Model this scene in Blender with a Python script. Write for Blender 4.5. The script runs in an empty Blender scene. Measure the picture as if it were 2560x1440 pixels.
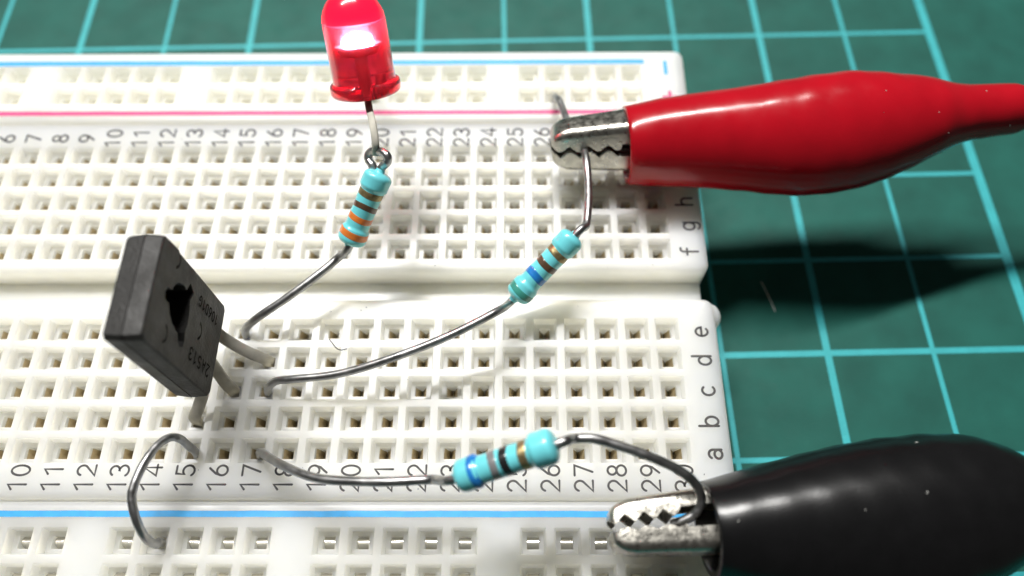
import bpy, bmesh, math, random
from mathutils import Vector, Matrix, Euler

# All geometry is written in millimetres and scaled by S (1 Blender unit = 1 cm).
S = 0.1
scene = bpy.context.scene
scene.unit_settings.scale_length = 0.01
random.seed(7)

# ------------------------------------------------------------------ camera
cam_d = bpy.data.cameras.new("camera")
cam = bpy.data.objects.new("camera", cam_d)
scene.collection.objects.link(cam)
cam.location = Vector((63.832, -14.600, 58.503)) * S
cam.rotation_euler = Euler((math.radians(26.0417), math.radians(0.468), math.radians(0.1205)), 'XYZ')
cam_d.sensor_width = 36.0
cam_d.lens = 36.0 * 1906.6 / 2560.0
cam_d.clip_start = 0.05
cam_d.clip_end = 500.0
cam_d.dof.use_dof = True
cam_d.dof.focus_distance = 58.5 * S
cam_d.dof.aperture_fstop = 0.19
scene.camera = cam

# ------------------------------------------------------------------ world and lamps
world = bpy.data.worlds.new("World")
scene.world = world
world.use_nodes = True
bg = world.node_tree.nodes["Background"]
bg.inputs[0].default_value = (1.0, 0.97, 0.92, 1)
bg.inputs[1].default_value = 0.055


def area_lamp(name, loc, target, sx, sy, watts, col):
    d = bpy.data.lights.new(name, 'AREA')
    d.shape = 'RECTANGLE'
    d.size, d.size_y, d.energy, d.color = sx * S, sy * S, watts, col
    o = bpy.data.objects.new(name, d)
    scene.collection.objects.link(o)
    o.location = Vector(loc) * S
    v = (Vector(target) - Vector(loc)).normalized()
    o.rotation_euler = v.to_track_quat('-Z', 'Y').to_euler()
    return o


area_lamp("tube_lamp", (-44, 308, 570), (60, 12, 0), 460, 30, 75000, (1.0, 0.985, 0.95))

scene.render.engine = 'CYCLES'
scene.cycles.max_bounces = 10
scene.cycles.diffuse_bounces = 4
scene.cycles.glossy_bounces = 4
scene.cycles.caustics_reflective = False
scene.cycles.caustics_refractive = False
scene.view_settings.view_transform = 'Standard'
scene.view_settings.look = 'None'
scene.view_settings.gamma = 1.0
scene.view_settings.exposure = 0.0
scene.view_settings.use_curve_mapping = False

# ------------------------------------------------------------------ measured positions (mm)
C = {
    'R1': [(52.97, 19.92, 8.69), (50.23, 15.56, 4.91)],
    'R2': [(68.35, 15.73, 5.95), (63.52, 11.67, 2.89)],
    'R3': [(66.26, -2.22, 10.55), (59.75, -3.85, 8.14)],
    'R1_low': [(50.64, 16.21, 5.48), (50.02, 15.21, 4.61), (49.07, 14.99, 3.60), (47.73, 13.64, 3.50), (44.91, 11.53, 2.90), (42.52, 10.31, 1.90), (41.34, 9.94, 0.70), (40.64, 10.16, -2.20)],
    'R1_top': [(52.56, 19.26, 8.12), (53.13, 20.18, 8.91), (53.64, 20.30, 9.54), (53.70, 20.52, 9.87), (53.33, 20.94, 9.85), (52.78, 21.39, 9.41), (52.23, 21.72, 8.91), (51.88, 21.67, 8.55), (51.89, 21.35, 8.29), (52.22, 20.84, 8.25), (52.40, 20.49, 7.86)],
    'R2_low': [(64.24, 12.28, 3.35), (63.13, 11.35, 2.65), (62.10, 9.63, 4.70), (58.73, 7.92, 4.30), (54.74, 6.45, 3.70), (50.00, 5.36, 2.60), (46.08, 5.18, 1.80), (44.65, 5.23, 1.20), (43.84, 5.00, 0.40), (43.18, 5.08, -2.20)],
    'R2_top': [(67.63, 15.12, 5.49), (68.84, 16.14, 6.25), (69.25, 16.78, 5.60), (69.52, 18.54, 5.50), (69.67, 21.47, 5.20), (69.60, 23.65, 5.10), (69.53, 24.69, 4.70), (69.28, 26.56, 3.90), (68.81, 28.11, 3.30), (68.34, 29.49, 2.80), (68.01, 31.18, 2.30), (67.66, 32.69, 1.90), (67.37, 33.47, 1.20), (67.44, 34.90, -0.20), (67.44, 34.90, -2.20)],
    'R3_left': [(60.73, -3.60, 8.50), (59.23, -3.98, 7.95), (57.94, -3.54, 6.20), (55.19, -3.64, 6.00), (52.32, -3.49, 5.40), (49.59, -3.10, 4.60), (47.16, -2.12, 3.40), (45.23, -1.02, 1.80), (44.03, -0.24, 0.50), (43.18, 0.00, -2.20)],
    'R3_right': [(65.29, -2.46, 10.19), (66.78, -2.09, 10.74), (67.49, -1.44, 8.90), (68.68, -1.42, 8.90), (70.53, -1.85, 8.60), (72.94, -2.58, 8.00), (74.73, -3.27, 7.30), (75.74, -3.97, 6.60), (76.15, -4.78, 5.90), (75.79, -5.60, 5.30), (74.93, -6.06, 4.90), (74.30, -6.24, 4.50)],
    'jumper': [(38.10, 0.00, -2.20), (38.76, -0.08, 0.10), (38.65, 0.09, 1.40), (38.40, 0.31, 2.40), (38.01, 0.27, 2.90), (37.50, -0.31, 3.40), (37.03, -1.69, 4.00), (36.70, -3.30, 4.20), (36.61, -4.25, 4.10), (36.88, -5.41, 3.70), (37.12, -6.47, 2.60), (37.27, -6.96, 1.40), (37.42, -7.01, 0.50), (37.03, -6.70, -0.60), (37.03, -6.70, -2.20)],
    'LED': [(51.64, 26.52, 10.26), (50.95, 31.29, 17.38)],
    'LED_lead': [(51.59, 26.85, 10.75), (51.67, 26.32, 9.97), (52.05, 24.64, 10.56), (52.43, 23.26, 10.66), (52.69, 22.03, 10.50), (52.74, 21.48, 10.12), (52.59, 21.19, 9.31)],
    'LED_anode': [(52.19, 27.85, 11.05), (52.31, 27.07, 9.89), (50.90, 33.20, 4.00), (49.66, 34.90, 1.50), (49.66, 34.90, -2.20)],
    'SCR_0': [(39.50, 9.05, 4.40), (39.50, 9.05, 3.40), (40.30, 8.50, 2.20), (41.70, 7.90, 1.00), (42.80, 7.62, 0.10), (43.18, 7.62, -0.80), (43.18, 7.62, -2.40)],
    'SCR_1': [(39.50, 6.75, 4.40), (39.50, 6.75, 3.40), (39.80, 6.20, 2.00), (40.40, 5.30, 0.40), (40.64, 5.08, -0.80), (40.64, 5.08, -2.40)],
    'SCR_2': [(39.50, 4.45, 4.40), (39.50, 4.45, 3.40), (39.55, 4.10, 2.60), (38.90, 3.20, 1.20), (38.30, 2.60, 0.20), (38.10, 2.54, -0.80), (38.10, 2.54, -2.40)],
    'red': dict(T=(1.00, 0.06, 0.03), S=(-0.07, 0.81, 0.59), N=(0.01, -0.59, 0.81), st=[(73.23, 26.01, 3.80, 3.37), (73.46, 25.97, 3.88, 3.42), (76.27, 26.20, 3.96, 3.80), (79.76, 26.32, 4.05, 4.13), (83.23, 26.35, 4.13, 4.49), (86.70, 26.40, 4.21, 4.94), (89.14, 26.55, 4.29, 5.15), (91.23, 26.78, 4.38, 5.18), (93.35, 27.07, 4.46, 5.07), (95.46, 27.34, 4.54, 4.68), (97.59, 27.73, 4.62, 4.15), (99.75, 28.18, 4.71, 3.52), (101.50, 28.39, 4.79, 2.84), (103.26, 28.60, 4.87, 2.44), (105.36, 28.78, 4.95, 2.30), (107.08, 28.89, 5.04, 2.19), (107.73, 28.88, 5.12, 1.99), (108.09, 28.86, 5.20, 1.68)]),
    'black': dict(T=(1.00, 0.07, -0.03), S=(-0.07, 0.99, 0.13), N=(0.03, -0.13, 0.99), st=[(76.74, -6.48, 4.20, 3.21), (77.03, -6.49, 4.14, 3.30), (79.02, -6.46, 4.09, 3.82), (81.80, -6.31, 4.03, 4.41), (84.59, -6.10, 3.97, 4.91), (87.41, -5.88, 3.91, 5.29), (90.23, -5.64, 3.86, 5.48), (92.54, -5.36, 3.80, 5.44), (94.59, -5.03, 3.74, 5.18), (96.36, -4.74, 3.69, 4.75), (98.13, -4.49, 3.63, 3.90), (99.87, -4.39, 3.57, 2.81), (101.59, -4.35, 3.51, 1.94), (103.31, -4.34, 3.46, 1.66), (105.87, -4.33, 3.40, 1.60)]),
}


# ------------------------------------------------------------------ materials
def srgb(r, g, b):
    f = lambda c: ((c / 255 + 0.055) / 1.055) ** 2.4 if c > 10 else c / 255 / 12.92
    return (f(r), f(g), f(b))


def mat(name, col, rough=0.5, metal=0.0, bump=0.0, bscale=8.0, vary=0.0, vscale=3.0, rvary=0.0, **kw):
    m = bpy.data.materials.new(name)
    m.use_nodes = True
    nt = m.node_tree
    b = nt.nodes["Principled BSDF"]
    b.inputs["Base Color"].default_value = (*col, 1)
    b.inputs["Roughness"].default_value = rough
    b.inputs["Metallic"].default_value = metal
    for k, v in kw.items():
        b.inputs[k.replace('_', ' ')].default_value = v
    tc = nt.nodes.new("ShaderNodeTexCoord")
    if vary:
        n = nt.nodes.new("ShaderNodeTexNoise")
        n.inputs["Scale"].default_value = vscale
        n.inputs["Detail"].default_value = 6
        nt.links.new(tc.outputs["Object"], n.inputs["Vector"])
        r = nt.nodes.new("ShaderNodeValToRGB")
        r.color_ramp.elements[0].position = 0.3
        r.color_ramp.elements[1].position = 0.7
        r.color_ramp.elements[0].color = (*[c * (1 - vary) for c in col], 1)
        r.color_ramp.elements[1].color = (*[min(1, c * (1 + vary)) for c in col], 1)
        nt.links.new(n.outputs["Fac"], r.inputs["Fac"])
        nt.links.new(r.outputs["Color"], b.inputs["Base Color"])
    if rvary:
        n3 = nt.nodes.new("ShaderNodeTexNoise")
        n3.inputs["Scale"].default_value = vscale * 2.3
        n3.inputs["Detail"].default_value = 5
        nt.links.new(tc.outputs["Object"], n3.inputs["Vector"])
        mr = nt.nodes.new("ShaderNodeMapRange")
        mr.inputs["From Min"].default_value = 0.3
        mr.inputs["From Max"].default_value = 0.7
        mr.inputs["To Min"].default_value = max(0.02, rough - rvary)
        mr.inputs["To Max"].default_value = rough + rvary
        nt.links.new(n3.outputs["Fac"], mr.inputs["Value"])
        nt.links.new(mr.outputs["Result"], b.inputs["Roughness"])
    if bump:
        n2 = nt.nodes.new("ShaderNodeTexNoise")
        n2.inputs["Scale"].default_value = bscale
        n2.inputs["Detail"].default_value = 4
        nt.links.new(tc.outputs["Object"], n2.inputs["Vector"])
        bp = nt.nodes.new("ShaderNodeBump")
        bp.inputs["Strength"].default_value = bump
        bp.inputs["Distance"].default_value = 0.02
        nt.links.new(n2.outputs["Fac"], bp.inputs["Height"])
        nt.links.new(bp.outputs["Normal"], b.inputs["Normal"])
    return m


M = {}
M['board'] = mat('ivory_plastic', (0.985, 0.948, 0.795), 0.36, vary=0.012, bump=0.03, bscale=14, rvary=0.08, vscale=2.0)
bs = M['board'].node_tree.nodes["Principled BSDF"]
bs.inputs["Subsurface Weight"].default_value = 1.0
bs.inputs["Subsurface Radius"].default_value = (1.0, 0.95, 0.80)
bs.inputs["Subsurface Scale"].default_value = 1.1
M['ink'] = mat('dark_ink', (0.05, 0.046, 0.042), 0.6, vary=0.5, vscale=25)
M['blue_ink'] = mat('blue_ink', (0.03, 0.36, 0.76), 0.45, vary=0.1, vscale=12)
M['pink_ink'] = mat('pink_ink', (0.70, 0.04, 0.20), 0.45, vary=0.1, vscale=12)
M['bronze'] = mat('bronze_contact', (0.52, 0.43, 0.28), 0.5, 0.6, bump=0.1, bscale=40, vary=0.25, vscale=15)
M['nickel'] = mat('nickel_contact', (0.62, 0.60, 0.56), 0.22, 1.0, bump=0.1, bscale=30)
M['mat'] = mat('green_vinyl', (0.011, 0.092, 0.073), 0.58, bump=0.2, bscale=80, vary=0.16, vscale=2.5, rvary=0.05, Specular_IOR_Level=0.22)
M['line'] = mat('cyan_print', (0.03, 0.37, 0.40), 0.58, bump=0.3, bscale=55, vary=0.08, vscale=6)
M['tin'] = mat('tinned_wire', (0.40, 0.40, 0.40), 0.38, 1.0, bump=0.05, bscale=20, vary=0.30, vscale=7, rvary=0.1)
M['dull_tin'] = mat('dull_tin', (0.50, 0.48, 0.43), 0.50, 0.7, bump=0.05, bscale=25, vary=0.2, vscale=8)
M['cyan'] = mat('cyan_lacquer', (0.16, 0.66, 0.73), 0.30, bump=0.12, bscale=9, vary=0.06, vscale=5, Coat_Weight=0.6, Coat_Roughness=0.12)
BAND = dict(orange=(0.72, 0.20, 0.035), brown=(0.10, 0.055, 0.03), green=(0.045, 0.27, 0.22), blue=(0.015, 0.19, 0.55),
            grey=(0.20, 0.20, 0.205), black=(0.012, 0.012, 0.013))
for k, v in BAND.items():
    M['band_' + k] = mat(k + '_lacquer', v, 0.30, bump=0.12, bscale=9, vary=0.15, vscale=14, Coat_Weight=0.6, Coat_Roughness=0.12)
M['band_gold'] = mat('gold_lacquer', (0.36, 0.28, 0.14), 0.38, 0.75, bump=0.3, bscale=30, vary=0.3, vscale=25)
M['lead'] = mat('matte_lead', (0.44, 0.42, 0.37), 0.5, 0.45, vary=0.15, vscale=10)
M['led_lead'] = mat('matte_led_lead', (0.50, 0.48, 0.42), 0.7, 0.0, vary=0.2, vscale=10, Specular_IOR_Level=0.0)
M['epoxy'] = mat('black_epoxy', (0.021, 0.020, 0.019), 0.5, Specular_IOR_Level=0.3, bump=0.25, bscale=45, vary=0.25, vscale=3, rvary=0.1)
M['etch'] = mat('etched_mark', (0.006, 0.005, 0.005), 0.9, Specular_IOR_Level=0.1)
M['red_rubber'] = mat('red_vinyl', (0.40, 0.004, 0.012), 0.20, bump=0.03, bscale=11, vary=0.08, vscale=3, rvary=0.04)
M['black_rubber'] = mat('black_vinyl', (0.005, 0.005, 0.0055), 0.25, bump=0.06, bscale=90, vary=0.15, vscale=8)
M['steel'] = mat('nickel_steel', (0.52, 0.50, 0.45), 0.32, 1.0, bump=0.13, bscale=45, vary=0.18, vscale=10, rvary=0.1)
M['dust'] = mat('dust', (0.55, 0.55, 0.52), 0.9)
M['pale_scratch'] = mat('pale_scratch', (0.12, 0.24, 0.23), 0.6)
M['grime'] = mat('grime', (0.22, 0.20, 0.17), 0.9)
M['lint'] = mat('lint', (0.015, 0.015, 0.015), 0.8)
M['white_lint'] = mat('white_lint', (0.7, 0.7, 0.68), 0.7)
M['lens'] = mat('red_epoxy', (0.66, 0.022, 0.05), 0.20, Transmission_Weight=0.80, IOR=1.5, Coat_Weight=1.0, Coat_Roughness=0.03)
ls = M['lens'].node_tree.nodes["Principled BSDF"]
ls.inputs["Subsurface Weight"].default_value = 0.0
ls.inputs["Subsurface Radius"].default_value = (1.0, 0.1, 0.1)
ls.inputs["Subsurface Scale"].default_value = 0.15
M['die'] = mat('lit_die', (1, 0.2, 0.3), 0.5)
dn = M['die'].node_tree.nodes["Principled BSDF"]
dn.inputs["Emission Color"].default_value = (1.0, 0.85, 0.9, 1)
dn.inputs["Emission Strength"].default_value = 900.0

M['glow'] = mat('scattered_glow', (0.8, 0.02, 0.05), 0.5)  # emission stands in for die light scattered by the red epoxy
gn = M['glow'].node_tree.nodes["Principled BSDF"]
gn.inputs["Emission Color"].default_value = (1.0, 0.03, 0.17, 1)
gn.inputs["Emission Strength"].default_value = 2.2

# ------------------------------------------------------------------ helpers
COL = scene.collection


def thing(name, label, cat, loc, group=None, kind=None):
    o = bpy.data.objects.new(name, None)
    COL.objects.link(o)
    o.empty_display_size = 0.2
    o.location = Vector(loc) * S
    if label: o['label'] = label
    if cat: o['category'] = cat
    if group: o['group'] = group
    if kind: o['kind'] = kind
    return o


def link(o, parent):
    """Parent a mesh whose vertices are already in world position."""
    COL.objects.link(o)
    if parent is not None:
        o.parent = parent
        if parent.type == 'EMPTY':
            o.matrix_parent_inverse = Matrix.Translation(-parent.location)
    return o


def from_bm(bm, name, m, parent, smooth=35, scale=True):
    if scale:
        bmesh.ops.scale(bm, vec=(S, S, S), verts=bm.verts)
    bmesh.ops.recalc_face_normals(bm, faces=bm.faces)
    me = bpy.data.meshes.new(name)
    bm.to_mesh(me)
    bm.free()
    me.materials.append(M[m])
    if smooth:
        for p in me.polygons: p.use_smooth = True
        me.set_sharp_from_angle(angle=math.radians(smooth))
    return link(bpy.data.objects.new(name, me), parent)


def inst(me, name, parent, mtx):
    o = bpy.data.objects.new(name, me)
    link(o, parent)
    o.matrix_basis = mtx
    return o


def ring_loft(bm, rings, cap0=True, cap1=True):
    vs = [[bm.verts.new(p) for p in r] for r in rings]
    n = len(vs[0])
    for a, b in zip(vs, vs[1:]):
        for i in range(n):
            bm.faces.new((a[i], a[(i + 1) % n], b[(i + 1) % n], b[i]))
    if cap0: bm.faces.new(vs[0][::-1])
    if cap1: bm.faces.new(vs[-1])
    return vs


def spline(pts, sub=8):
    P = [Vector(p) for p in pts]
    out = []
    for i in range(len(P) - 1):
        p0, p1, p2, p3 = P[max(i - 1, 0)], P[i], P[i + 1], P[min(i + 2, len(P) - 1)]
        # centripetal Catmull-Rom keeps tight bends from overshooting
        t0 = 0.0
        t1 = t0 + max((p1 - p0).length, 1e-4) ** 0.5
        t2 = t1 + max((p2 - p1).length, 1e-4) ** 0.5
        t3 = t2 + max((p3 - p2).length, 1e-4) ** 0.5
        for k in range(sub):
            t = t1 + (t2 - t1) * k / sub
            if i == 0: a1 = p1
            else: a1 = p0 * ((t1 - t) / (t1 - t0)) + p1 * ((t - t0) / (t1 - t0))
            a2 = p1 * ((t2 - t) / (t2 - t1)) + p2 * ((t - t1) / (t2 - t1))
            if i == len(P) - 2: a3 = p2
            else: a3 = p2 * ((t3 - t) / (t3 - t2)) + p3 * ((t - t2) / (t3 - t2))
            b1 = a1 * ((t2 - t) / (t2 - t0)) + a2 * ((t - t0) / (t2 - t0)) if i else a1 * ((t2 - t) / (t2 - t1)) + a2 * ((t - t1) / (t2 - t1))
            b2 = a2 * ((t3 - t) / (t3 - t1)) + a3 * ((t - t1) / (t3 - t1)) if i < len(P) - 2 else a2 * ((t2 - t) / (t2 - t1)) + a3 * ((t - t1) / (t2 - t1))
            out.append(b1 * ((t2 - t) / (t2 - t1)) + b2 * ((t - t1) / (t2 - t1)))
    out.append(P[-1])
    return out


def frames(pts, up=Vector((0, 0, 1))):
    T = []
    for i in range(len(pts)):
        T.append((pts[min(i + 1, len(pts) - 1)] - pts[max(i - 1, 0)]).normalized())
    n = up - T[0] * up.dot(T[0])
    if n.length < 0.1:
        n = Vector((0, 1, 0)) - T[0] * T[0].y
    n.normalize()
    N = [n]
    for i in range(1, len(pts)):
        n = N[-1] - T[i] * N[-1].dot(T[i])
        N.append(n.normalized())
    return [(t, n, t.cross(n)) for t, n in zip(T, N)]


def tube(pts, r, name, m, parent, sub=8, seg=14, flat=None, wob=0.0):
    """A wire along a spline; flat=(half width, half thickness) gives a strip lead."""
    P = spline(pts, sub)
    F = frames(P)
    rings = []
    for i, (p, (t, n, b)) in enumerate(zip(P, F)):
        if flat:
            w, h = flat
            c = min(w, h) * 0.35
            sec = [(w, h - c), (w - c, h), (-w + c, h), (-w, h - c), (-w, -h + c), (-w + c, -h), (w - c, -h), (w, -h + c)]
        else:
            rr = r * (1 + wob * math.sin(i * 0.9) * math.sin(i * 0.37 + 1))
            sec = [(rr * math.cos(2 * math.pi * k / seg), rr * math.sin(2 * math.pi * k / seg)) for k in range(seg)]
        rings.append([p + b * x + n * y for x, y in sec])
    bm = bmesh.new()
    ring_loft(bm, rings)
    return from_bm(bm, name, m, parent, smooth=50)


def axis_matrix(a, b):
    a, b = Vector(a), Vector(b)
    q = (b - a).normalized().to_track_quat('Z', 'Y')
    return Matrix.Translation(a) @ q.to_matrix().to_4x4()


def lathe(prof, mtx, name, m, parent, seg=40, squash=None, smooth=40, caps=True):
    """prof: (radius, z) pairs revolved round z, then moved by mtx."""
    bm = bmesh.new()
    rings = []
    for r, z in prof:
        ring = []
        for k in range(seg):
            a = 2 * math.pi * k / seg
            v = Vector((r * math.cos(a), r * math.sin(a), z))
            if squash: v = squash(v)
            ring.append(mtx @ v)
        rings.append(ring)
    ring_loft(bm, rings, caps, caps)
    return from_bm(bm, name, m, parent, smooth=smooth)


# ---- a single-stroke alphabet for the printed marks
def arc(cx, cy, rx, ry, a0, a1, n=14):
    return [(cx + rx * math.cos(math.radians(a0 + (a1 - a0) * k / n)), cy + ry * math.sin(math.radians(a0 + (a1 - a0) * k / n))) for k in range(n + 1)]


G = {
    '0': [arc(.3, .5, .26, .48, 90, 450, 24)],
    '1': [[(.10, .76), (.36, .98), (.36, .02)]],
    '2': [arc(.3, .70, .26, .28, 165, -38) + [(.03, .03), (.58, .03)]],
    '3': [arc(.28, .74, .25, .24, 155, -85) + arc(.28, .26, .28, .25, 85, -155)],
    '4': [[(.45, .02), (.45, .98), (.02, .27), (.60, .27)]],
    '5': [[(.54, .97), (.13, .97), (.09, .53)] + arc(.28, .32, .28, .30, 125, -150)],
    '6': [arc(.3, .30, .26, .28, 165, 525, 22), [(.05, .36), (.13, .62), (.42, .98)]],
    '7': [[(.03, .97), (.57, .97), (.22, .02)]],
    '8': [arc(.3, .75, .22, .23, 90, 450, 20), arc(.3, .26, .27, .25, 90, 450, 20)],
    'a': [arc(.28, .45, .22, .22, 155, 0) + [(.50, .02)], arc(.27, .20, .22, .19, 0, 360, 18)],
    'b': [[(.07, 1.0), (.07, 0)], arc(.31, .33, .24, .32, 0, 360, 20)],
    'c': [arc(.31, .33, .26, .32, 48, 312)],
    'd': [[(.55, 1.0), (.55, 0)], arc(.31, .33, .24, .32, 0, 360, 20)],
    'e': [[(.06, .35), (.56, .35)] + arc(.31, .33, .25, .32, 6, 312)],
    'f': [arc(.44, .80, .17, .18, 65, 180) + [(.27, 0)], [(.06, .62), (.48, .62)]],
    'g': [arc(.29, .34, .24, .31, 0, 360, 20), [(.53, .66)] + arc(.31, -.08, .22, .20, 0, -155)],
    'h': [[(.08, 1.0), (.08, 0)], arc(.31, .40, .23, .25, 180, 0) + [(.54, 0)]],
    'i': [[(.3, .66), (.3, 0)], [(.3, .90), (.3, .96)]],
    'j': [[(.36, .66), (.36, -.1)] + arc(.18, -.1, .18, .18, 0, -100), [(.36, .90), (.36, .96)]],
    'A': [[(.02, .02), (.3, .98), (.58, .02)], [(.12, .34), (.48, .34)]],
    'S': [arc(.3, .74, .25, .23, 40, 250) + arc(.3, .26, .26, .24, 70, -150)],
    'D': [[(.07, .02), (.07, .98)] + arc(.22, .5, .34, .48, 90, -90)],
    'G': [arc(.32, .5, .28, .48, 45, 330) + [(.58, .45), (.36, .45)]],
    '+': [[(.3, .1), (.3, .9)], [(-.1, .5), (.7, .5)]],
    '-': [[(-.1, .5), (.7, .5)]],
}
G['9'] = [[(.6 - x, 1 - y) for x, y in s] for s in G['6']]
_glyph_z = 0.0


def ribbon(bm, pts, w, f, z):
    """Flat mitred stroke with blunt rounded ends; f maps (x, y, z) to space."""
    P = [Vector((x, y)) for x, y in pts]
    closed = (P[0] - P[-1]).length < 1e-4
    if closed: P = P[:-1]
    n = len(P)
    L, R = [], []
    for i in range(n):
        a = P[(i - 1) % n] if (closed or i) else P[i]
        b = P[(i + 1) % n] if (closed or i < n - 1) else P[i]
        d1, d2 = (P[i] - a), (b - P[i])
        if d1.length < 1e-6: d1 = d2
        if d2.length < 1e-6: d2 = d1
        d1, d2 = d1.normalized(), d2.normalized()
        t = (d1 + d2).normalized() if (d1 + d2).length > 1e-3 else d1
        nn = Vector((-t.y, t.x))
        k = min(1.6, 1 / max(0.4, nn.dot(Vector((-d1.y, d1.x)))))
        L.append(P[i] + nn * w * k)
        R.append(P[i] - nn * w * k)
    vl = [bm.verts.new(f(p.x, p.y, z)) for p in L]
    vr = [bm.verts.new(f(p.x, p.y, z)) for p in R]
    for i in range(n if closed else n - 1):
        j = (i + 1) % n
        bm.faces.new((vl[i], vr[i], vr[j], vl[j]))
    if not closed:
        for i, j, s in ((0, 1, 1), (n - 1, n - 2, -1)):
            t = (P[i] - P[j]).normalized()
            q = [P[i] + t * w * 0.8 + Vector((-t.y, t.x)) * w * 0.5, P[i] + t * w * 0.8 - Vector((-t.y, t.x)) * w * 0.5]
            vq = [bm.verts.new(f(p.x, p.y, z)) for p in q]
            if s == 1: bm.faces.new((vl[i], vq[1], vq[0], vr[i]))
            else: bm.faces.new((vl[i], vq[0], vq[1], vr[i]))


def write(text, origin, right, up, height, name, m, parent, weight=0.055, adv=0.80, lift=0.012):
    """Printed text: origin is the centre of the word."""
    o, r, u = Vector(origin), Vector(right).normalized(), Vector(up).normalized()
    nz = r.cross(u)
    total = (len(text) - 1) * adv + 0.6
    bm = bmesh.new()
    k = 0
    for i, ch in enumerate(text):
        for s in G[ch]:
            k += 1
            f = lambda x, y, z, i=i: o + r * ((x + i * adv - total / 2) * height) + u * ((y - 0.5) * height) + nz * z
            ribbon(bm, s, weight, f, lift + 0.004 * (k % 4))
    return from_bm(bm, name, m, parent, smooth=0)


def rounded_rect(x0, x1, y0, y1, r, n=6):
    out = []
    for cx, cy, a in ((x1 - r, y1 - r, 0), (x0 + r, y1 - r, 90), (x0 + r, y0 + r, 180), (x1 - r, y0 + r, 270)):
        for k in range(n + 1):
            t = math.radians(a + 90 * k / n)
            out.append((cx + r * math.cos(t), cy + r * math.sin(t)))
    return out


def strip_body(name, parent, x0, x1, y0, y1, zb, cols, rows, skip=None, edge=0.45, corner=0.9, half=0.94, deep=0.88):
    """A closed plastic block: grid of square funnels in its top face."""
    bm = bmesh.new()
    cache = {}

    def V(x, y, z):
        k = (round(x, 4), round(y, 4), round(z, 4))
        if k not in cache: cache[k] = bm.verts.new((x, y, z))
        return cache[k]
    ch = 0.05
    ho = half + ch
    m_ = 1.0
    gx = [x0 + m_] + sorted(v for c in cols for v in (c - ho, c + ho)) + [x1 - m_]
    gy = [y0 + m_] + sorted(v for c in rows for v in (c - ho, c + ho)) + [y1 - m_]
    for i in range(len(gx) - 1):
        for j in range(len(gy) - 1):
            if i % 2 == 1 and j % 2 == 1:
                cx, cy = (gx[i] + gx[i + 1]) / 2, (gy[j] + gy[j + 1]) / 2
                sq = lambda h, z: [V(cx + h * a, cy + h * b, z) for a, b in ((-1, -1), (1, -1), (1, 1), (-1, 1))]
                rings = [sq(ho, 0), sq(half, -ch), sq(half - 0.14, -deep), sq(0.46, -deep - 0.04), sq(0.45, -3.4)]
                for a, b in zip(rings, rings[1:]):
                    for k in range(4):
                        bm.faces.new((a[k], a[(k + 1) % 4], b[(k + 1) % 4], b[k]))
                bm.faces.new(rings[-1])
            else:
                bm.faces.new((V(gx[i], gy[j], 0), V(gx[i + 1], gy[j], 0), V(gx[i + 1], gy[j + 1], 0), V(gx[i], gy[j + 1], 0)))
    inner = [e for e in bm.edges if len(e.link_faces) == 1 and abs(e.verts[0].co.z) < 1e-6 and abs(e.verts[1].co.z) < 1e-6]
    loops = []
    for k in range(5):
        a = math.radians(90 * k / 4)
        ins, z = edge * (1 - math.sin(a)), -edge * (1 - math.cos(a))
        loops.append([(x, y, z) for x, y in rounded_rect(x0 + ins, x1 - ins, y0 + ins, y1 - ins, max(0.2, corner - ins))])
    loops.append([(x, y, zb) for x, y in rounded_rect(x0, x1, y0, y1, corner)])
    vs = ring_loft(bm, [[Vector(p) for p in l] for l in loops], cap0=False, cap1=True)
    bm.edges.ensure_lookup_table()
    top = []
    for i in range(len(vs[0])):
        top.append(bm.edges.get((vs[0][i], vs[0][(i + 1) % len(vs[0])])))
    bmesh.ops.triangle_fill(bm, use_beauty=True, use_dissolve=False, edges=inner + top, normal=(0, 0, 1))
    return from_bm(bm, name, 'board', parent, smooth=30)


# ================================================================== the cutting mat
MATZ = -9.4
PHI = math.radians(1.2766)
gc, gs = math.cos(PHI), math.sin(PHI)
GX, GY = 83.364, -0.435


def grid(u, v, z=0.0):
    x, y = GX + 10 * u, GY + 10 * v
    return Vector((x * gc - y * gs, x * gs + y * gc, MATZ + z))


mat_root = thing('cutting_mat', 'dark green cutting mat with a cyan printed grid under the breadboard', 'cutting mat', (84, 10, MATZ))
bm = bmesh.new()
u0, u1, v0, v1 = -19.0, 5.5, -9.0, 14.0
loops = []
for z, ins in ((0, .03), (-.2, 0), (-2.8, 0), (-3, .03)):
    loops.append([grid(u, v, z) for u, v in ((u0 + ins, v0 + ins), (u1 - ins, v0 + ins), (u1 - ins, v1 - ins), (u0 + ins, v1 - ins))])
ring_loft(bm, loops)
from_bm(bm, 'mat_sheet', 'mat', mat_root, smooth=0)
for k in range(-16, 4):
    w = {3: 0.95}.get(k, 0.68 if k % 2 else 0.46) / 20
    bm = bmesh.new()
    bm.faces.new([bm.verts.new(grid(u, v, 0.03)) for u, v in ((k - w, -7), (k + w, -7), (k + w, 12), (k - w, 12))])
    from_bm(bm, 'grid_line', 'line', mat_root, smooth=0)
for k in range(-7, 13):
    w = (0.60 if k % 5 == 1 else 0.48) / 20
    bm = bmesh.new()
    bm.faces.new([bm.verts.new(grid(u, v, 0.018)) for u, v in ((-16, k - w), (3, k - w), (3, k + w), (-16, k + w))])
    from_bm(bm, 'grid_line', 'line', mat_root, smooth=0)

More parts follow.
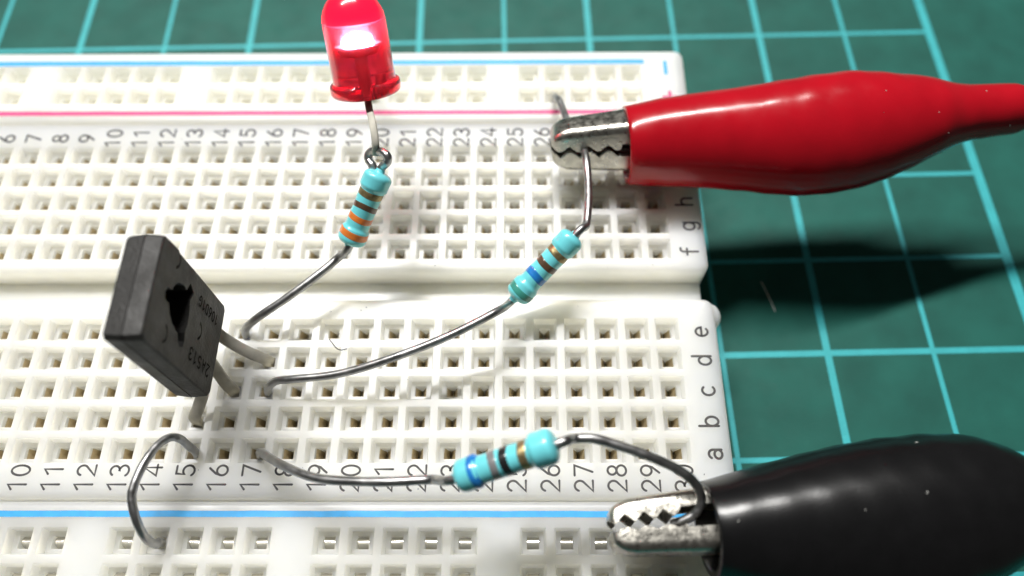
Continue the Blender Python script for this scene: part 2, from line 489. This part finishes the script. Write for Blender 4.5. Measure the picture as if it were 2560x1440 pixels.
# ================================================================== the breadboard
PT = 2.54
board = thing('breadboard', 'white plastic solderless breadboard with printed column numbers lying on the green mat', 'breadboard', (41, 14, MATZ))
XL, XR = -1.0, 80.35
ZB = MATZ + 1.0
cols = [c * PT for c in range(1, 31)]
rail_cols = [(g * 6 + 1.55 + i) * PT for g in range(5) for i in range(5)]
NEAR = [r * PT for r in range(5)]
FAR = [r * PT for r in range(7, 12)]
RF = [34.95, 37.55]
RN = [-6.72, -9.28]
block_near = strip_body('terminal_block', board, XL, XR, -3.72, 13.0, -4.6, cols, NEAR)
block_far = strip_body('terminal_block', board, XL, XR, 15.55, 31.62, -4.6, cols, FAR)
rail_far = strip_body('power_rail', board, XL, XR, 31.70, 40.60, ZB + .6, rail_cols, RF)
rail_near = strip_body('power_rail', board, XL, XR, -12.75, -3.80, ZB + .6, rail_cols, RN)
bm = bmesh.new()     # the body under both blocks; its top is the floor of the middle channel
loops = [[(x, y, z) for x, y in rounded_rect(XL + i, XR - i, -3.70 + i, 31.6 - i, 0.6)] for z, i in ((-2.3, .55), (-2.5, .4), (-2.9, .32), (ZB, .3))]
ring_loft(bm, [[Vector(p) for p in l] for l in loops])
from_bm(bm, 'channel_floor', 'board', board, smooth=30)
bm = bmesh.new()     # adhesive foam pad under everything
loops = [[(x, y, z) for x, y in rounded_rect(XL + .5, XR - .5, -12.4, 40.2, 0.6)] for z in (ZB + .62, MATZ + .05)]
ring_loft(bm, [[Vector(p) for p in l] for l in loops])
from_bm(bm, 'foam_pad', 'dust', board, smooth=30)
# joining knob on the right-hand end
bm = bmesh.new()
rings = []
for z, k in ((-1.0, 0.55), (-1.15, .85), (-1.5, 1.0), (-5.5, 1.0)):
    rings.append([Vector((80.15 + (0.95 + 0.0) * k * max(-0.6, math.cos(2 * math.pi * i / 20)) + .1, 12.0 + 1.15 * k * math.sin(2 * math.pi * i / 20), z)) for i in range(20)])
ring_loft(bm, rings)
from_bm(bm, 'joining_knob', 'board', board, smooth=40)


def stripe(x0, x1, y, w, m, parent, z=0.012):
    bm = bmesh.new()
    n = 60
    top, bot = [], []
    for i in range(n + 1):
        x = x0 + (x1 - x0) * i / n
        j = 0.02 * math.sin(i * 1.7) * math.sin(i * 0.61)
        top.append(bm.verts.new((x, y + w / 2 + j, z)))
        bot.append(bm.verts.new((x, y - w / 2 + j * .6, z)))
    for i in range(n):
        bm.faces.new((bot[i], bot[i + 1], top[i + 1], top[i]))
    return from_bm(bm, 'printed_line', m, parent, smooth=0)


stripe(2.0, 76.4, 39.1, 0.60, 'blue_ink', rail_far)
stripe(2.0, 76.4, 32.82, 0.50, 'pink_ink', rail_far)
stripe(2.0, 76.4, -4.78, 0.46, 'blue_ink', rail_near)
stripe(2.0, 76.4, -11.3, 0.42, 'pink_ink', rail_near)
UPY, RTX = (0, 1, 0), (-1, 0, 0)
write('-', (78.45, 38.3, 0), UPY, RTX, 1.9, 'printed_sign', 'blue_ink', rail_far, weight=0.10)
write('+', (78.6, 34.6, 0), UPY, RTX, 1.6, 'printed_sign', 'pink_ink', rail_far, weight=0.10)
write('-', (78.6, -5.6, 0), UPY, RTX, 1.9, 'printed_sign', 'blue_ink', rail_near, weight=0.10)
write('+', (78.6, -9.6, 0), UPY, RTX, 1.6, 'printed_sign', 'pink_ink', rail_near, weight=0.10)
for c in range(1, 31):
    write(str(c), (c * PT + .05, 29.85, 0), UPY, RTX, 1.45, 'printed_number', 'ink', block_far, weight=0.07)
    write(str(c), (c * PT + .2, -2.12, 0), UPY, RTX, 1.45, 'printed_number', 'ink', block_near, weight=0.058)
for i, chx in enumerate('abcdefghij'):
    y = (NEAR + FAR)[i]
    write(chx, (78.75, y - .25, 0), UPY, RTX, 1.55, 'printed_letter', 'ink', block_near if i < 5 else block_far, weight=0.062)

# ---- spring contacts: one small bent-sheet piece in the mouth of every hole


def contact_bm(rnd):
    bm = bmesh.new()
    prof = []
    n = 5 if rnd else 2
    for k in range(n + 1):
        t = k / n
        if rnd: prof.append((0.44 - 0.42 * math.sin(t * math.pi / 2), -1.18 - 1.1 * (1 - math.cos(t * math.pi / 2))))
        else: prof.append((0.44 - 0.40 * t, -1.25 - 0.95 * t))
    if rnd:
        prof = [(y, -1.15 - (0.28 * ((y - .1) / .345) ** 2 if y > .1 else 1.1 * ((.1 - y) / .545) ** 2)) for y in [0.445 - 0.89 * k / 10 for k in range(11)]]
    for s in ((1,) if rnd else (-1, 1)):
        rows_ = [[bm.verts.new((s * x, y, z)) for y in (-.44, .44)] for x, z in prof]
        low = [[bm.verts.new((s * (x + .0), y, z - .12)) for y in (-.44, .44)] for x, z in prof]
        for a, b in zip(rows_, rows_[1:]): bm.faces.new((a[0], a[1], b[1], b[0]))
        for a, b in zip(low, low[1:]): bm.faces.new((a[0], b[0], b[1], a[1]))
        bm.faces.new((rows_[-1][0], rows_[-1][1], low[-1][1], low[-1][0]))
    return bm


def mesh_only(bm, name, m):
    o = from_bm(bm, name, m, None, smooth=30)
    me = o.data
    bpy.data.objects.remove(o)
    return me


con_main = mesh_only(contact_bm(False), 'contact', 'bronze')
con_rail = mesh_only(contact_bm(True), 'contact', 'nickel')
shown, hidden = [], {}


def put(x, y, parent, me, turn, first):
    a = turn + random.uniform(-.06, .06)
    T = Matrix.Translation(Vector((x + random.uniform(-.03, .03), y + random.uniform(-.03, .03), random.uniform(-.06, .04) - (1.0 if parent is rail_far else 0))) * S) @ Matrix.Rotation(a, 4, 'Z')
    if first: inst(me, 'contact', parent, T)
    else: hidden.setdefault(parent.name, [parent, me, []])[2].append(T)


for r in NEAR:
    for c in range(1, 31): put(c * PT, r, block_near, con_main, 0, c >= 8)
for r in FAR:
    for c in range(1, 31): put(c * PT, r, block_far, con_main, 0, c >= 6)
for r in RN:
    for x in rail_cols: put(x, r, rail_near, con_rail, math.pi / 2, x > 25)
for r in RF:
    for x in rail_cols: put(x, r, rail_far, con_main, 0, x > 57)
for par, me, ts in hidden.values():
    bm = bmesh.new()
    for T in ts:
        n0 = len(bm.verts)
        bm.from_mesh(me)
        bm.verts.ensure_lookup_table()
        bmesh.ops.transform(bm, matrix=T, verts=bm.verts[n0:])
    o = from_bm(bm, 'contact_row', 'bronze' if me is con_main else 'nickel', par, smooth=30, scale=False)
    o['kind'] = 'stuff'

# ================================================================== resistors


def resistor(label, key, D, bands, leads, lead_r=0.30, fat=1.0):
    a, b = Vector(C[key][0]), Vector(C[key][1])     # a: gold-band end, b: first-band end
    L = (a - b).length
    root = thing('resistor', label, 'resistor', (a + b) / 2, 'resistors on the breadboard')
    mtx = axis_matrix(b, a)
    R = D / 2
    rm = R * 0.845

    def rad(z):
        t = z / L
        e = 0.23
        d = min(t, 1 - t)
        big = R * (fat if t > 0.5 else 1.0)
        k = min(1, max(0, (e - d) / 0.045 + 0.5))
        k = k * k * (3 - 2 * k)
        r = rm + (big - rm) * k
        q = d / 0.085
        if q < 1: r *= math.sqrt(max(0.0, 1 - (1 - q) ** 2.4)) * 0.72 + 0.28
        return r
    zs = [L * (0.5 - 0.5 * math.cos(math.pi * i / 70)) for i in range(71)]
    prof = [(rad(z) if 0 < z < L else 0.36 * R, z) for z in zs]
    prof = [(0.30, -0.30), (0.335, -0.22), (0.38, -0.08)] + prof + [(0.38, L + 0.08), (0.335, L + 0.22), (0.30, L + 0.30)]
    ph = random.uniform(0, 6)
    lump = lambda v: Vector((v.x, v.y, v.z)) * 1.0 + Vector((v.x, v.y, 0)) * (0.014 * math.sin(2.1 * v.z + ph) * math.sin(2 * math.atan2(v.y, v.x) + v.z) + 0.008 * math.sin(4.7 * v.z + 3 * math.atan2(v.y, v.x)))
    body = lathe(prof, mtx, 'body', 'cyan', root, seg=40, squash=lump, smooth=60)
    for colr, t0, t1 in bands:
        rings, bm = [], bmesh.new()
        n = 8
        for i in range(n + 1):
            z = L * (t0 + (t1 - t0) * i / n)
            rings.append((rad(z) + (0.016 if 0 < i < n else -0.02), z))
        bm.free()
        wob = random.uniform(0, 6)
        sq = lambda v, w=wob: lump(v) + Vector((0, 0, 0.055 * math.sin(2 * math.atan2(v.y, v.x) + w)))
        lathe(rings, mtx, 'band', 'band_' + colr, body, seg=40, squash=sq, smooth=60, caps=False)
    for l in leads:
        tube(C[l], lead_r, 'lead', 'tin', root, wob=0.03)
    return root


resistor('blue resistor with orange, orange, brown and gold bands hooked to the LED lead', 'R1', 2.28,
         [('orange', .105, .205), ('orange', .325, .415), ('brown', .495, .58), ('gold', .655, .75)], ['R1_low', 'R1_top'], 0.34)
resistor('blue resistor with green, blue, brown and gold bands reaching up to the red clip', 'R2', 2.16,
         [('green', .07, .155), ('blue', .315, .415), ('brown', .49, .58), ('gold', .665, .755)], ['R2_low', 'R2_top'], 0.325)
resistor('blue resistor with blue, grey, black and gold bands, its lead held by the black clip', 'R3', 2.22,
         [('blue', .165, .265), ('grey', .36, .445), ('black', .475, .565), ('gold', .65, .745)], ['R3_left', 'R3_right'], 0.33, fat=1.08)

# bare jumper link
jw = thing('jumper_wire', 'short bare wire link bent in a C over column 14 at the near edge', 'wire', C['jumper'][0])
tube(C['jumper'], 0.31, 'wire_link', 'tin', jw, wob=0.03)

# ================================================================== thyristor (flat power package standing on its leads)
scr = thing('thyristor', 'black flat three-legged semiconductor package standing upright on the breadboard', 'thyristor', (39.6, 6.75, 0))
fx, bx, sy0, sy1, sz0, sz1 = 40.75, 38.25, 2.95, 10.55, 3.8, 15.55
bm = bmesh.new()


def scr_ring(x, iy, iz):
    c = 0.28
    y0, y1, z0, z1 = sy0 + iy, sy1 - iy, sz0 + iz, sz1 - iz
    return [Vector((x, y, z)) for y, z in ((y0 + c, z0), (y1 - c, z0), (y1, z0 + c), (y1, z1 - c), (y1 - c, z1), (y0 + c, z1), (y0, z1 - c), (y0, z0 + c))]


mid = 39.55
rings = [scr_ring(bx, .22, .22), scr_ring(bx + .12, .12, .12), scr_ring(mid - .05, .0, .0), scr_ring(mid - .03, .06, .06), scr_ring(mid + .03, .06, .06),
         scr_ring(mid + .05, .02, .02), scr_ring(fx - .10, .10, .10), scr_ring(fx, .20, .20)]
vs = ring_loft(bm, rings, True, False)
outer_e = [bm.edges.get((vs[-1][i], vs[-1][(i + 1) % 8])) for i in range(8)]
# moulded pockets in the front face: mounting recess outlined together with its shadow and three ejector crescents (y, z)
bird = [(8.49, 12.16), (8.64, 11.38), (8.52, 10.93), (9.26, 10.54), (8.82, 9.79), (8.12, 10.10), (7.27, 9.85), (6.51, 9.72), (5.76, 9.91), (5.18, 9.71), (4.72, 9.80), (4.52, 10.31), (4.77, 10.58), (5.26, 10.97), (5.54, 11.99), (6.02, 12.65), (6.52, 12.96), (6.64, 13.66), (7.04, 13.78), (7.46, 13.63), (7.56, 12.97), (8.12, 12.65)]
pockets = [(bird, 2.3)]
for cy, cz in ((9.75, 13.3), (6.75, 8.0), (4.5, 12.95)):
    cr = [(cy + .72 * math.cos(t) * 1.0, cz + .72 * math.sin(t)) for t in [math.radians(200 + 150 * k / 8) for k in range(9)]]
    cr += [(cy + .50 * math.cos(t) + .02, cz + .55 * math.sin(t) - .02) for t in [math.radians(345 - 140 * k / 8) for k in range(9)]]
    pockets.append((cr, 0.35))
fill = list(outer_e)
for loop, depth in pockets:
    v0s = [bm.verts.new((fx, y, z)) for y, z in loop]
    my, mz = sum(q[0] for q in loop) / len(loop), sum(q[1] for q in loop) / len(loop)
    v1s = [bm.verts.new((fx - depth, y + (my - y) * .04, z + (mz - z) * .04)) for y, z in loop]
    n = len(loop)
    for i in range(n):
        bm.faces.new((v0s[i], v0s[(i + 1) % n], v1s[(i + 1) % n], v1s[i]))
        fill.append(bm.edges.get((v0s[i], v0s[(i + 1) % n])))
    bm.faces.new(v1s)
bmesh.ops.triangle_fill(bm, use_beauty=True, use_dissolve=False, edges=fill, normal=(1, 0, 0))
sbody = from_bm(bm, 'package_body', 'epoxy', scr, smooth=25)
write('106D1G', (fx, 8.75, 6.9), (0, 0.03, 1), (0, -1, 0.03), 0.80, 'marking', 'etch', sbody, weight=0.085, adv=0.80)
write('2AS13', (fx, 4.72, 6.8), (0, 0.03, 1), (0, -1, 0.03), 0.90, 'marking', 'etch', sbody, weight=0.085, adv=0.90)
for i in range(3):
    tube(C['SCR_%d' % i], 0.3, 'lead', 'lead', scr, flat=(0.46, 0.22))

# ================================================================== LED
lb, lt = Vector(C['LED'][0]), Vector(C['LED'][1])
led = thing('led', 'lit red LED with a domed lens leaning back above column 19', 'LED', lb)
lm = axis_matrix(lb, lt)
hl = 8.0
prof = [(2.20, 0), (2.62, 0.02), (2.76, .12), (2.83, .30), (2.84, .70), (2.76, .92), (2.62, 1.02), (2.52, 1.08), (2.49, 1.22)]
prof += [(2.50 - .02 * k, 1.15 + (hl - 2.5 - 1.15) * k / 3) for k in range(1, 4)]
prof += [(2.44 * math.cos(math.radians(a)), hl - 2.5 + 2.5 * math.sin(math.radians(a))) for a in range(6, 90, 6)] + [(0.05, hl)]
cam_side = (lm.to_3x3().inverted() @ (Vector((63.8, -14.6, 58.5)) - lb))
ang = math.atan2(cam_side.y, cam_side.x)
fd = Vector((math.cos(ang), math.sin(ang), 0))


def led_flat(v):
    d = v.dot(fd)
    return v - fd * (d - 2.52) if d > 2.52 else v


lens = lathe(prof, lm, 'lens', 'lens', led, seg=64, squash=led_flat, smooth=40)
cup = lm @ Matrix.Translation(fd * 0.2)
lathe([(0.3, 3.05), (0.95, 3.15), (1.3, 3.8), (1.24, 3.9), (0.8, 3.5), (0.02, 3.45)], cup, 'reflector_cup', 'dull_tin', lens, seg=32)
lathe([(0.02, 3.45), (0.6, 3.55), (0.80, 3.95), (0.70, 4.5), (0.02, 4.85)], cup, 'lit_die', 'die', lens, seg=32)
lathe([(0.02, 5.3), (1.3, 5.35), (1.9, 5.6), (1.95, 5.9), (1.6, 6.7), (0.9, 7.15), (0.02, 7.3)], lm, 'dome_glow', 'glow', lens, seg=32)  # added emissive body that imitates scattered light filling the dome
tube([lm @ (fd * .3 + Vector((0, 0, -.1))), lm @ (fd * .3 + Vector((0, 0, 1.6))), lm @ (fd * .25 + Vector((0, 0, 3.3)))], 0.3, 'post', 'dull_tin', lens, flat=(.34, .25))
tube(C['LED_lead'], 0.3, 'lead', 'led_lead', led, flat=(0.27, 0.22))
tube(C['LED_anode'], 0.3, 'lead', 'dull_tin', led, flat=(0.26, 0.25))

# ================================================================== alligator clips


def clip(label, key, m, jaw_len, roll, upper, lower, off, wire_pts, thick=3.5):
    c = C[key]
    st = c['st']
    T, Sd = Vector(c['T']).normalized(), Vector(c['S']).normalized()
    Nn = T.cross(Sd).normalized()
    O = Vector(st[0][:3])
    root = thing('alligator_clip', label, 'alligator clip', (O.x, O.y, O.z - 3.5), 'alligator clips')
    # insulating boot
    bm = bmesh.new()
    seg = 48
    cen = spline([s[:3] for s in st], 4)
    rad = [v.x for v in spline([(s[3], 0, 0) for s in st], 4)]
    rings = []
    wall = 0.55

    def ring(p, a, b):
        out = []
        for k in range(seg):
            t = 2 * math.pi * k / seg
            q = 1 + 0.006 * math.sin(3 * t + p.x * 1.1) * math.sin(p.x * 0.9) + 0.004 * math.sin(5 * t - p.x * 2.3)
            out.append(p + Sd * (a * q * math.cos(t)) + Nn * (b * q * math.sin(t)))
        return out
    a0 = rad[0]
    rings.append(ring(cen[0] + T * 5.0, a0 - wall - .1, a0 - wall - .1))
    rings.append(ring(cen[0] + T * .15, a0 - wall, a0 - wall))
    rings.append(ring(cen[0] - T * .02, a0 - wall + .1, a0 - wall + .1))
    rings.append(ring(cen[0] - T * .02, a0 - .12, a0 - .12))
    for i, (p, a) in enumerate(zip(cen, rad)):
        if i == 0: p = p + T * 0.06
        b = a if a < thick else thick + (a - thick) * 0.35
        rings.append(ring(p, a, b))
    pe, ae = cen[-1], rad[-1]
    rings.append(ring(pe + T * .25, ae * .85, ae * .85))
    rings.append(ring(pe + T * .3, ae * .62, ae * .62))
    ring_loft(bm, rings, True, True)
    from_bm(bm, 'boot', m, root, smooth=50)
    tube([pe - T * 1.0] + [Vector(q) for q in wire_pts], 0.85, 'cable', m, root)
    # dust flecks caught on the boot
    bm = bmesh.new()
    for k in range(9):
        i = random.randrange(8, len(rings) - 12)
        q = random.randrange(2, seg // 2 - 1)
        p0 = rings[i][q]
        nrm = (p0 - cen[max(0, i - 4)]).normalized()
        d1 = T * random.uniform(-1, 1) + nrm.cross(T) * random.uniform(-1, 1)
        d1.normalize()
        d2 = nrm.cross(d1)
        l_, w_ = random.uniform(.05, .13), random.uniform(.02, .05)
        c0 = p0 + nrm * .02
        vv = [bm.verts.new(c0 + d1 * l_), bm.verts.new(c0 + d2 * w_), bm.verts.new(c0 - d1 * l_), bm.verts.new(c0 - d2 * w_), bm.verts.new(c0 + nrm * .04)]
        for e in range(4): bm.faces.new((vv[e], vv[(e + 1) % 4], vv[4]))
    dz = from_bm(bm, 'dust', 'dust', root, smooth=0)
    dz['kind'] = 'stuff'
    # jaws
    rq = Matrix.Rotation(roll, 3, T)
    S2, N2 = rq @ Sd, rq @ Nn
    JO = O + Sd * off
    for which, (h0, h1, W, period, phase, depth, gap, tilt) in (('upper', upper), ('lower', lower)):
        sg = 1 if which == 'upper' else -1
        bm = bmesh.new()
        n = 96
        t0, t1 = -4.0, jaw_len
        outer = []
        for i in range(n + 1):
            t = t0 + (t1 - t0) * i / n
            d = (jaw_len - t)
            tooth = 0.0
            if t > jaw_len - 3.6 * period:
                ph = ((jaw_len - t) / period + phase) % 1.0
                tooth = depth * (abs(ph - 0.5) * 2 - 0.5)
            elif t < jaw_len - 3.6 * period:
                tooth = depth * .5
            tip = min(1.0, d / 1.7)
            rnd = math.sqrt(max(0.0, 1 - (1 - tip) ** 2))
            back = (h0 + (h1 - h0) * max(0, t) / jaw_len) * (0.30 + 0.70 * rnd)
            base = gap + max(0.0, jaw_len - t) * tilt
            edge_s = base + max(-gap * .9, tooth)
            w = W / 2 * (0.62 + 0.38 * rnd) * (1.0 - 0.15 * max(0, t) / jaw_len)
            rc = min(0.75, back * .42, w * .9)
            th = 0.32
            prof = [(w, edge_s)]
            for k in range(6):
                a = math.radians(90 * k / 5)
                prof.append((w - rc + rc * math.cos(a), base + back - rc + rc * math.sin(a)))
            for k in range(6):
                a = math.radians(90 + 90 * k / 5)
                prof.append((-w + rc + rc * math.cos(a), base + back - rc + rc * math.sin(a)))
            prof.append((-w, edge_s))
            wi, ri = w - th, max(.1, rc - th)
            prof.append((-wi, edge_s + .01))
            for k in range(4):
                a = math.radians(180 - 90 * k / 3)
                prof.append((-wi + ri + ri * math.cos(a), max(edge_s + .02, base + back - th - ri) + ri * math.sin(a) * .9))
            for k in range(4):
                a = math.radians(90 - 90 * k / 3)
                prof.append((wi - ri + ri * math.cos(a), max(edge_s + .02, base + back - th - ri) + ri * math.sin(a) * .9))
            prof.append((wi, edge_s + .01))
            P0 = JO - T * t
            outer.append([P0 + N2 * x + S2 * (sg * y) for x, y in prof])
        vs = ring_loft(bm, outer, True, True)
        j = from_bm(bm, 'jaw', 'steel', root, smooth=35)
        j['label'] = which + ' toothed metal jaw'
    return root


clip('red rubber-booted alligator clip gripping a bare wire above the breadboard edge', 'red', 'red_rubber', 6.5, math.radians(33),
     (2.1, 1.65, 3.4, 1.66, 0.10, 0.72, .24, 0.0), (2.2, 1.7, 3.4, 1.66, 0.55, 0.72, .28, 0.0), 0.55,
     [(113, 28.7, 5.0), (125, 29.0, 2.0), (140, 28, -4.0), (160, 24, -8.5)])
clip('black rubber-booted alligator clip at the near right corner of the breadboard', 'black', 'black_rubber', 6.75, math.radians(-9),
     (1.55, 1.3, 3.0, 1.32, 0.25, 0.62, .58, 0.045), (1.75, 1.45, 3.3, 1.40, 0.80, 0.34, .10, 0.0), 0.25,
     [(112, -4.0, 2.0), (125, -2.5, -3.0), (145, 2, -8.5)], thick=3.6)

# ================================================================== lint and a hair
f1 = thing('lint_fiber', 'tiny dark curled fibre lying across rows d and e', 'fibre', (49.3, 8.3, 0))
tube([(48.20, 9.25, .10), (48.6, 8.75, .3), (48.95, 8.35, .35), (49.3, 8.22, .3), (49.75, 8.40, .12)], 0.045, 'strand', 'lint', f1, seg=6)
tube([(87.90, 19.17, -9.34), (88.23, 18.15, -9.34), (88.57, 16.98, -9.34), (88.81, 15.99, -9.34)], 0.05, 'scratch', 'white_lint', mat_root, seg=6)
bm = bmesh.new()
for k in range(70):     # fine dust on the board top
    x, y = random.uniform(20, 79.5), random.choice((random.uniform(-3.2, -1.2), random.uniform(11.3, 12.6), random.uniform(15.9, 16.7), random.uniform(28.9, 31), random.uniform(-3, 30)))
    a, l_, w_ = random.uniform(0, 3.14), random.uniform(.03, .10), random.uniform(.02, .05)
    d1, d2, c0 = Vector((math.cos(a), math.sin(a), 0)), Vector((-math.sin(a), math.cos(a), 0)), Vector((x, y, .004))
    vv = [bm.verts.new(c0 + d1 * l_), bm.verts.new(c0 + d2 * w_), bm.verts.new(c0 - d1 * l_), bm.verts.new(c0 - d2 * w_), bm.verts.new(c0 + Vector((0, 0, .03)))]
    for e in range(4): bm.faces.new((vv[e], vv[(e + 1) % 4], vv[4]))
sp = from_bm(bm, 'dust', 'grime', board, smooth=0)
sp['kind'] = 'stuff'
